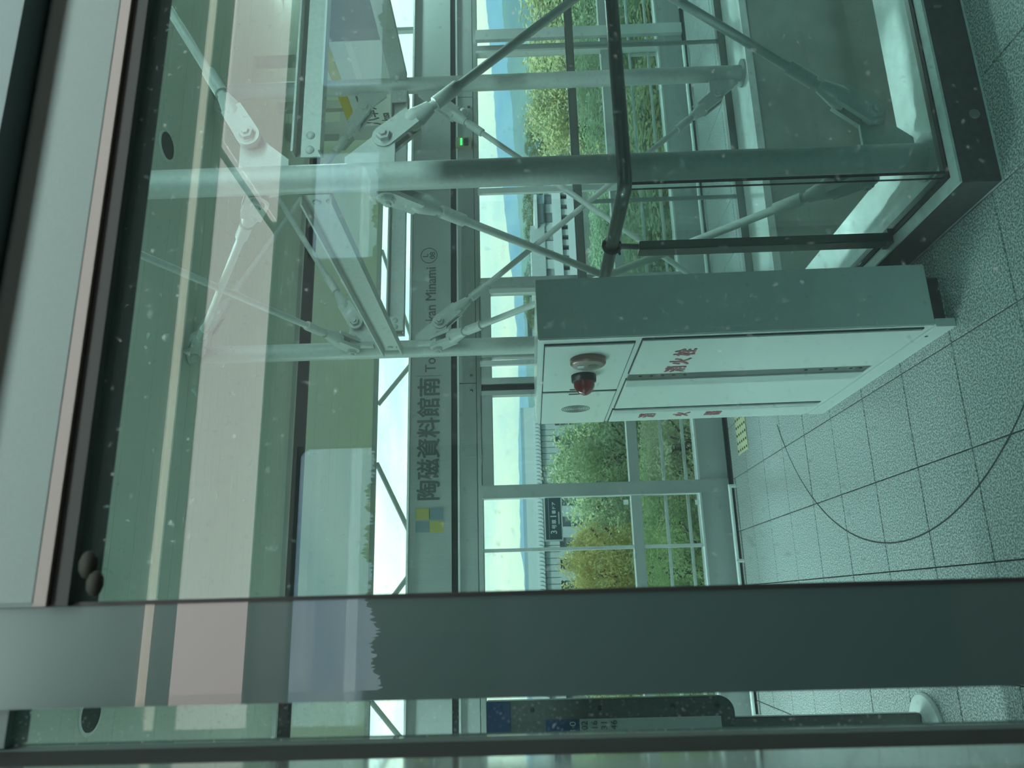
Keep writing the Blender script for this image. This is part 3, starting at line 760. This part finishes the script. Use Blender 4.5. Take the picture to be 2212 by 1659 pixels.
# ------------------------------------------------------------------ the train the picture is taken from
GY = .85
WF = struct('wall_front')
MB().box(.012, 3.2, GY-.012, GY+.06, 2.034, 2.138).build('lintel', 'train_panel', WF, bevel=.004)
MB().box(.0125, 3.2, GY-.05, GY+.08, 2.141, 2.60).box(-3, -.1345, GY-.0, GY+.08, 2.141, 2.60).box(-.133, -.0925, GY+.01, GY+.08, 2.141, 2.60).build('upper_panel', 'train_panel_dark', WF)
MB().box(-.0915, .0115, GY, GY+.05, -.1, 2.60).build('mullion', 'train_mullion', WF)
MB().box(.0117, .0160, GY-.002, GY+.06, .5, 2.03).build('gasket', 'black_rubber', WF)
MB().box(.012, 3.2, GY-.016, GY-.006, 2.020, 2.034).build('frame_strip', 'train_frame_brown', WF)
MB().box(.012, 3.2, GY-.010, GY+.05, 2.000, 2.020).build('frame_rubber', 'black_rubber', WF)
MB().box(-3, 3.2, GY-.02, GY+.08, -.1, .72).build('lower_panel', 'train_panel_dark', WF)
MB().box(-.150, -.1335, .775, GY+.01, -.1, 2.14).build('seal', 'black_rubber', WF)
MB().box(-.132, -.092, GY+.02, GY+.06, 2.066, 2.14).build('side_lintel', 'train_panel', WF)
MB().box(-.150, -.1335, .30, .774, -.1, 2.14).build('jamb', 'jamb_steel', WF)
MB().box(-3, -.1335, GY+.011, GY+.06, -.1, 2.14).build('side_panel', 'train_panel_dark', WF)
w = struct('window_12'); MB().box(.0116, 3.2, GY+.001, GY+.006, .72, 2.02).build('pane', 'train_glass', w)
w = struct('window_13'); MB().box(-.132, -.0925, GY+.030, GY+.035, .72, 2.07).build('pane', 'dirty_glass', w)
c = at(200, 1240, Y=GY-.012)
t = thing('rubber_stop', 'dark two-lobed rubber stop at the top corner of the train window', 'stop', tuple(c))
for dx, dz, r_ in ((.010, .006, .0125), (-.010, -.004, .0115)):
    bm = bmesh.new(); bmesh.ops.create_icosphere(bm, subdivisions=2, radius=r_)
    mm = MB().add([(c.x+dx+v.co.x*1.25, c.y+v.co.y*.7, c.z+dz+v.co.z*.8) for v in bm.verts], [tuple(v.index for v in f.verts) for f in bm.faces]); bm.free()
    mm.build('lobe', 'rubber_olive', t)
# the car behind the camera
WR = struct('wall_rear'); RY = -1.35
openings = [(-.37, .652), (1.50, 2.07), (2.40, 3.05)]
m = MB(); m.box(-3, 3.2, RY-.06, RY, 2.445, 2.60); m.box(-3, 3.2, RY-.06, RY, -.1, 1.62)
xp = -3
for a, b in openings: m.box(xp, a, RY-.06, RY, 1.62, 2.445); xp = b
m.box(xp, 3.2, RY-.06, RY, 1.62, 2.445); m.build('wall_panel', 'train_wall', WR)
for k, (a, b) in enumerate(openings):
    w = struct('window_%d' % (14+k)); mm = MB()
    for (cx_, cz_, sx, sz) in ((a, 2.445, 1, -1), (b, 2.445, -1, -1)):
        r_ = .07; pl = [(cx_, RY-.03, cz_)] + [(cx_+sx*(r_-r_*math.sin(u)), RY-.03, cz_+sz*(r_-r_*math.cos(u))) for u in [PI/2*j/6 for j in range(7)]]
        mm.prism(pl, (0, .02, 0))
    mm.build('corner', 'train_panel_dark', w)
    MB().box(a, b, RY-.04, RY-.035, 1.62, 2.445).build('pane', 'clear_glass', w)
TC = struct('ceiling_train')
MB().box(-3, 3.2, RY-.06, GY+.08, 2.60, 2.68).build('panel', 'train_panel', TC)
MB().box(-3.06, -3, RY-.06, GY+.08, -.1, 2.68).box(3.2, 3.26, RY-.06, GY+.08, -.1, 2.68).build('end_panel', 'train_wall', TC)
FT = struct('floor_train'); MB().box(-3, 3.2, RY-.06, GY+.08, -.2, -.1).build('deck', 'train_wall', FT)
t = thing('ceiling_lamp', 'long warm pinkish strip lamp on the train ceiling mirrored in the glass', 'lamp', (1, -.95, 2.6))
MB().box(-.30, 1.60, -1.30, -.69, 2.585, 2.599).build('diffuser', 'lamp_strip', t)
MB().box(1.66, 3.1, -1.30, -.69, 2.575, 2.599).build('diffuser', 'lamp_strip', t, bevel=.004)
MB().box(-.31, 3.11, -1.32, -1.302, 2.58, 2.599).box(-.31, 3.11, -.688, -.67, 2.58, 2.599).build('edge_trim', 'train_panel_dark', t)
t = thing('ceiling_lamp', 'added unseen fill lamp on the train ceiling close above the window', 'lamp', (1, .3, 2.6))  # extra lamp put in to brighten the lintel and window post
MB().box(-.6, 3.0, .20, .40, 2.575, 2.599).build('diffuser', 'train_fill_lamp', t, bevel=.004)
t = thing('glowing_trim', 'thin warm trim line on the train ceiling, made to glow, mirrored in the glass', 'lamp', (1, -.53, 2.6))  # no lamp: trim made emissive so its mirrored line shows bright
MB().box(-.30, 3.1, -.558, -.527, 2.588, 2.5995).build('tube', 'trim_glow', t)

# ------------------------------------------------------------------ outside: ground, hills, buildings, trees
g_ = struct('ground')
MB().add([(-400, 6.5, -7), (600, 6.5, -7), (900, 900, -12), (-500, 900, -12)], [(0, 1, 2, 3)]).build('lawn', 'ground', g_)
MB().add([(-400, -200, -7), (400, -200, -7), (400, -4, -7), (-400, -4, -7)], [(0, 1, 2, 3)]).build('lawn', 'ground', g_)

def hill(name, label, prof, Y, depth, m, base=-14, rough=1.0):
    """ridge through the given sky line, with a body behind it"""
    t = None; P = [at(px, py, Y=Y) for px, py in prof]
    P.sort(key=lambda p: p.x)
    n = 160; xs_ = [P[0].x + (P[-1].x-P[0].x)*k/n for k in range(n+1)]; top = []
    for x in xs_:
        for i in range(len(P)-1):
            if P[i].x <= x <= P[i+1].x+1e-6:
                u = (x-P[i].x)/(P[i+1].x-P[i].x); u = u*u*(3-2*u); top.append(P[i].z*(1-u)+P[i+1].z*u); break
    vs = []; fs = []; rows = [(-depth*.6, 0), (-depth*.45, .35), (-depth*.2, .75), (0, 1), (depth*.4, .8), (depth, 0)]
    rnd = random.Random(len(label))
    for dy, k in rows:
        for i, x in enumerate(xs_):
            z = base+(top[i]-base)*k + (rnd.uniform(-1, 1)*rough if 0 < k else 0)*(.25 if k == 1 else 1)
            vs.append((x, Y+dy + rnd.uniform(-1, 1)*rough*2, z))
    w_ = n+1
    for r_ in range(len(rows)-1):
        for i in range(n): fs.append((r_*w_+i, r_*w_+i+1, (r_+1)*w_+i+1, (r_+1)*w_+i))
    o = MB().add(vs, fs).build(name, m, None)
    return tag(o, label, 'hill')
hill('hill', 'blue hazy mountain ridge on the skyline beyond the glass wall', [(1030, -420), (1050, 0), (1058, 90), (1068, 230), (1073, 310), (1088, 430), (1098, 520), (1110, 640), (1117, 730), (1122, 860), (1120, 960), (1123, 1100), (1124, 1180), (1133, 1250), (1136, 1400), (1140, 1700)], 900, 300, 'hill_forest', rough=2.5)
hill('hill', 'nearer wooded slope below the blue ridge at the right', [(1075, -300), (1085, 0), (1095, 120), (1108, 260), (1116, 380), (1124, 520), (1130, 640), (1136, 760), (1142, 900), (1150, 1100)], 385, 100, 'hill_forest', rough=1.6)
# distant haze over the valley
hm = bpy.data.materials.new('haze'); hm.use_nodes = True; t_ = hm.node_tree; t_.nodes.clear()
vsn = N(t_, 'ShaderNodeVolumeScatter'); vsn.inputs['Color'].default_value = (.14, .34, 1.0, 1); vsn.inputs['Density'].default_value = .0030
ou = N(t_, 'ShaderNodeOutputMaterial'); t_.links.new(vsn.outputs[0], ou.inputs['Volume'])
for y0, y1, lb in ((205, 310, 'thin pale haze over the valley before the nearer wooded slope'), (500, 715, 'blue haze lying before the far mountain ridge')):
    hz = MB().box(-500, 900, y0, y1, -20, 62).build('haze', 'joint', None)
    hz.data.materials.clear(); hz.data.materials.append(hm); hz['kind'] = 'stuff'
    tag(hz, lb, 'haze')

# pale buildings across the trees
BY = 105
def bx(par, name, m, xa, ya, xb, yb, y0=0, dep=6, **k):
    """a block whose front spans two sighted corners on the plane BY - y0"""
    a = at(xa, ya, Y=BY-y0); b = at(xb, yb, Y=BY-y0)
    return MB().box(a.x, b.x, BY-y0, BY-y0+dep, min(a.z, b.z), max(a.z, b.z)).build(name, m, par, centre=True, **k)
B1 = thing('long_building', 'long low white building with notched eave behind the left trees', 'building', tuple(at(1250, 1100, Y=BY)))
bx(B1, 'wall', 'bld_white', 1168, 1850, 1197, 880, 0, 14)
bx(B1, 'roof', 'bld_roof', 1152, 1850, 1161, 880, 0, 14)
bx(B1, 'eave', 'bld_trim', 1160, 1850, 1165, 880, .8, 14)
a = at(1166, 1850, Y=BY); b = at(1166, 880, Y=BY); zt = at(1166, 1100, Y=BY).z
U_ = at(1166, 880, Y=BY).x - at(1166, 1420, Y=BY).x
n_ = round(64*(b.x-a.x)/U_); src = None
for k in range(n_):
    x = a.x+(b.x-a.x)*(k+.5)/n_; wd_ = (b.x-a.x)/n_
    if src is None: src = MB().prism([(x-wd_*.47, BY-.9, zt+.34), (x+wd_*.47, BY-.9, zt+.34), (x+wd_*.36, BY-.9, zt-.02), (x+wd_*.10, BY-.9, zt-.33), (x-wd_*.10, BY-.9, zt-.33), (x-wd_*.36, BY-.9, zt-.02)], (0, .8, 0)).build('dentil', 'bld_trim', B1, centre=True); w0 = ROOT[src.name].copy(); x0_ = x
    else: inst(src, 'dentil', B1, w0+Vector((x-x0_, 0, 0)))
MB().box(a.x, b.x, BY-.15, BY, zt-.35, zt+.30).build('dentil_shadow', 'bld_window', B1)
n_ = round(40*(b.x-a.x)/U_); z0 = at(1206, 1100, Y=BY).z; z1 = zt-.42; src = None
for k in range(n_):
    x = a.x+(b.x-a.x)*k/n_; wd_ = (b.x-a.x)/n_
    if src is None: src = MB().box(x+.04, x+wd_-.04, BY-.3, BY, z0, z1).build('wall_panel', 'bld_white', B1, centre=True); w0 = ROOT[src.name].copy(); x0_ = x
    else: inst(src, 'wall_panel', B1, w0+Vector((x-x0_, 0, 0)))
n_ = round(24*(b.x-a.x)/U_); zl = z0-3.2
for k in range(n_):
    x = a.x+(b.x-a.x)*k/n_; wd_ = (b.x-a.x)/n_
    MB().box(x, x+wd_, BY-(.5 if k % 2 else -.3), BY+1, zl, z0).build('pilaster', 'bld_white' if k % 2 else 'bld_grey', B1, centre=True)
B2 = thing('stepped_building', 'pale stepped building with dark window strips behind the right trees', 'building', tuple(at(1260, 500, Y=BY)))
bx(B2, 'upper_block', 'bld_white', 1150, 612, 1176, 487, .5, 9)
src = None
bx(B2, 'canopy_block', 'bld_roof', 1157, 487, 1175, 421, .8, 7)
bx(B2, 'canopy_window', 'bld_window', 1161, 482, 1174, 440, 1.0, 1)
bx(B2, 'canopy_roof', 'bld_trim', 1155, 488, 1159, 420, 1.4, 8)
for k in range(14):
    y0_, y1_ = 640-20*k, 640-20*(k+1)
    bx(B2, 'pilaster', 'bld_white' if k % 2 else 'bld_grey', 1175, y0_, 1202, y1_, .3 if k % 2 else 0, 4)
bx(B2, 'band', 'bld_trim', 1201, 640, 1207, 360, .7, 4)
for k in range(14):
    y0_, y1_ = 640-22*k, 640-22*(k+1)
    bx(B2, 'lower_wall', 'bld_white', 1207, y0_, 1236, y1_+9, .3, 4)
    bx(B2, 'window', 'bld_window', 1207, y1_+9, 1232, y1_, -.4, 3)
bx(B2, 'band', 'bld_trim', 1235, 640, 1240, 360, .7, 4)
bx(B2, 'lower_storey', 'bld_grey', 1240, 640, 1290, 360, 0, 4)
B3 = thing('low_building', 'low white building with a row of tiny windows on the skyline', 'building', tuple(at(1152, 690, Y=190)))
a = at(1141, 735, Y=190); b = at(1150, 665, Y=190)
MB().box(a.x, b.x, 190, 198, b.z-3, a.z).build('wall', 'bld_white', B3)
for k in range(16):
    x = a.x+(b.x-a.x)*(k+.5)/16; MB().box(x-.2, x+.2, 189.8, 190.2, a.z-.95, a.z-.45).build('window', 'bld_window', B3, centre=True)
MB().box(a.x-.3, b.x+.3, 189.5, 198, a.z, a.z+.25).build('roof', 'bld_roof', B3)
rnd = random.Random(3)
for k in range(14):                      # town on the skyline
    py = 905+26*k+rnd.uniform(-8, 8); h = rnd.uniform(5, 11); wpx = rnd.uniform(12, 22); px = 1141+.033*(py-900)
    a = at(px+12-h, py+wpx/2, Y=195); b = at(px+18, py-wpx/2, Y=195)
    t = thing('town_house', 'tiny pale town building on the hazy skyline left of the cabinet', 'building', ((a.x+b.x)/2, 195, b.z), 'tiny town buildings on the skyline')
    MB().box(a.x, b.x, 195, 199, b.z, a.z).build('wall', 'town', t)
    MB().box(a.x-.2, b.x+.2, 194.8, 199.2, a.z, a.z+.35).build('roof', 'bld_grey', t)

# trees
def crown(seed, n_cl, n_leaf, leaf, spread=.34, flat=.85):
    rnd = random.Random(seed); vs = []; fs = []
    for c_ in range(n_cl):
        while True:
            p = Vector((rnd.uniform(-1, 1), rnd.uniform(-1, 1), rnd.uniform(-1, 1)))
            if .35 < p.length < 1: break
        p.z *= flat; rad = spread*rnd.uniform(.6, 1.15)
        for _ in range(n_leaf):
            q = Vector((rnd.gauss(0, 1), rnd.gauss(0, 1), rnd.gauss(0, .8))).normalized()*rad*rnd.uniform(.55, 1)
            c0_ = p+q
            nrm = (q.normalized()+Vector((rnd.gauss(0, .6), rnd.gauss(0, .6), rnd.gauss(0, .6)+.5))).normalized()
            a_ = nrm.orthogonal().normalized(); a_.rotate(Matrix.Rotation(rnd.uniform(0, 6.28), 3, nrm)); b_ = nrm.cross(a_)
            l = leaf*rnd.uniform(.7, 1.3); i = len(vs)
            vs += [tuple(c0_-a_*l), tuple(c0_-b_*l*.42+nrm*l*.1), tuple(c0_+a_*l), tuple(c0_+b_*l*.42+nrm*l*.1)]
            fs.append((i, i+1, i+2, i+3))
    return vs, fs
CR = [crown(11+k, 120, 120, .036, .30) for k in range(3)] + [crown(31+k, 150, 110, .028, .26) for k in range(2)] + [crown(51, 320, 75, .019, .13, .8)]
TREES = 0
def tree(px, py, Y, hw, hh, lm, label, var=0, squash=1.0):
    """crown whose middle is sighted at (px, py) on the plane Y; hw, hh: half width and half height in metres"""
    global TREES
    c = at(px, py, Y=Y); TREES += 1
    gz = -7 - max(0, (Y-6.5))*.0056
    t = thing('tree', label, 'tree', (c.x, c.y, gz))
    vs, fs = CR[var]
    MB().add([(c.x+v[0]*hw, c.y+v[1]*hw*.9, c.z+v[2]*hh) for v in vs], fs)
    me = bpy.data.meshes.new('foliage'); me.from_pydata([(v[0]*hw, v[1]*hw*.9, v[2]*hh) for v in vs], [], fs); me.materials.append(MATS[lm])
    o = bpy.data.objects.new('foliage', me); COL.objects.link(o); o.parent = t; o.location = c-Vector((c.x, c.y, gz)); o['kind'] = 'stuff'
    o.rotation_euler.z = TREES*1.3
    m = MB(); m.tube([(c.x, c.y, gz), (c.x+.05, c.y, (gz+c.z)/2), (c.x-.04, c.y, c.z+hh*.3)], .025+.035*hh, 8)
    m.build('trunk', 'bark', t)
    m = MB(); rnd = random.Random(TREES)
    for k in range(9):
        a = rnd.uniform(0, 6.28); z = c.z-hh*.5+hh*.7*rnd.random()
        m.tube([(c.x, c.y, z-.5*hh), (c.x+hw*.35*math.cos(a), c.y+hw*.35*math.sin(a), z-.1*hh), (c.x+hw*.8*math.cos(a), c.y+hw*.8*math.sin(a), z+.25*hh)], .010+.008*hh, 6)
    m.build('branches', 'bark', t)
T = [
 (1305, 990, 12.5, 1.30, .98, 'leaf_green', 'dense mid-green tree directly left of the cabinet behind the upper glass', 0),
 (1345, 1150, 14.0, 1.5, 1.0, 'leaf_green', 'green tree filling the glass door under the navy plate', 1),
 (1322, 1235, 11.5, .80, .80, 'leaf_yellow', 'yellow autumn tree at the left beside the dark window post', 2),
 (1325, 1400, 12.5, 1.2, .85, 'leaf_olive', 'olive tree mostly hidden by the dark window post', 0),
 (1470, 960, 9.6, .85, .62, 'leaf_pale', 'pale dry twiggy bush behind the two white guard pipes beside the cabinet', 3),
 (1455, 1010, 10.6, .9, .62, 'leaf_bright', 'fresh green bush behind the lower panes left of the cabinet', 1),
 (1465, 1120, 10.2, .9, .62, 'leaf_bright', 'light green bush behind the lower door panes and pipes', 3),
 (1470, 1235, 9.6, .75, .60, 'leaf_bright', 'bright green bush at the lower left beside the dark window post', 4),
 (1480, 1380, 10.5, 1.1, .65, 'leaf_green', 'green bush low behind the dark window post', 0),
 (1235, 225, 13.0, 1.40, 1.0, 'leaf_olive', 'large olive green tree between the two tall tubes', 0),
 (1215, 60, 16.0, 2.6, 1.2, 'leaf_olive', 'olive tree at the far right beyond the pale glass mullion', 1),
 (1230, -180, 14.0, 2.6, 1.2, 'leaf_green', 'green tree beyond the right edge of the glass wall', 2),
 (1330, 140, 11.0, 1.9, .85, 'leaf_green', 'green tree low behind the far handrail at the right', 3),
 (1378, 440, 11.5, 1.9, .70, 'leaf_deep', 'deep green tree behind the handrail corner', 4),
 (1410, 250, 9.8, 1.9, .62, 'leaf_olive', 'olive bush behind the guard pipes right of the front tube', 1),
 (1420, 40, 10.4, 1.7, .7, 'leaf_green', 'green bush behind the guard pipes at the right edge', 4),
 (1415, 520, 10.2, 1.7, .62, 'leaf_green', 'green bush behind the guard pipes right of the cabinet', 0),
 (1430, 720, 10.5, 1.6, .7, 'leaf_green', 'green bush hidden behind the hydrant cabinet', 1),
 (1440, 1080, 13.5, 1.5, .95, 'leaf_green', 'grey green bush in the second row behind the glass door', 2),
 (1440, 940, 13.0, 1.4, .9, 'leaf_deep', 'dark green bush in the second row left of the cabinet', 4),
 (1450, 1290, 13.5, 1.3, .9, 'leaf_deep', 'dark green bush in the second row at the far left', 1),
 (1440, 150, 13.0, 2.2, .9, 'leaf_deep', 'dark green bush in the second row between the tall tubes', 2),
 (1440, 420, 13.5, 2.2, .9, 'leaf_green', 'grey green bush in the second row under the stepped building', 3),
 (1168, 470, 150.0, 12, 5.0, 'leaf_far', 'distant olive wood above the stepped building', 5),
 (1168, 300, 128.0, 8, 4.0, 'leaf_far', 'distant olive wood behind the front tube', 5),
 (1146, 640, 170.0, 8, 2.2, 'leaf_far', 'distant dark wood above the cabinet left of the stepped building', 5),
 (1325, 480, 30.0, 4.5, 1.2, 'leaf_deep', 'green hedge of trees below the stepped building', 3),
]
for a_ in T: tree(*a_)

# behind the train: wooded bank and a plain wall, seen only as reflections
vs = []; fs = []; n = 1300; rnd = random.Random(5)
for r_, (yy, zz) in enumerate(((-36, -7), (-38, 3), (-40, 9.6), (-44, 7), (-55, -7))):
    for k in range(n+1):
        x = -30+90*k/n; bump = (math.sin(x*.35)*.35+abs(math.sin(x*1.1+1))*.40+abs(math.sin(x*2.7))*.2 + rnd.uniform(-.16, .16)) if zz > -7 else 0
        vs.append((x, yy+rnd.uniform(-.4, .4), zz+bump))
for r_ in range(4):
    for k in range(n): fs.append((r_*(n+1)+k, r_*(n+1)+k+1, (r_+1)*(n+1)+k+1, (r_+1)*(n+1)+k))
tag(MB().add(vs, fs).build('wooded_bank', 'ridge_forest', None), 'dark wooded bank behind the train mirrored in the window glass', 'hill')
w = thing('track_wall', 'plain grey wall behind the train mirrored in the window glass', 'wall', (30, -31, -7))
MB().box(14.5, 60, -33, -31, -7, 8.1).build('wall', 'wall_concrete_far', w)
MB().box(14.4, 60.1, -33.2, -30.8, 8.1, 8.3).build('coping', 'wall_concrete_far', w)
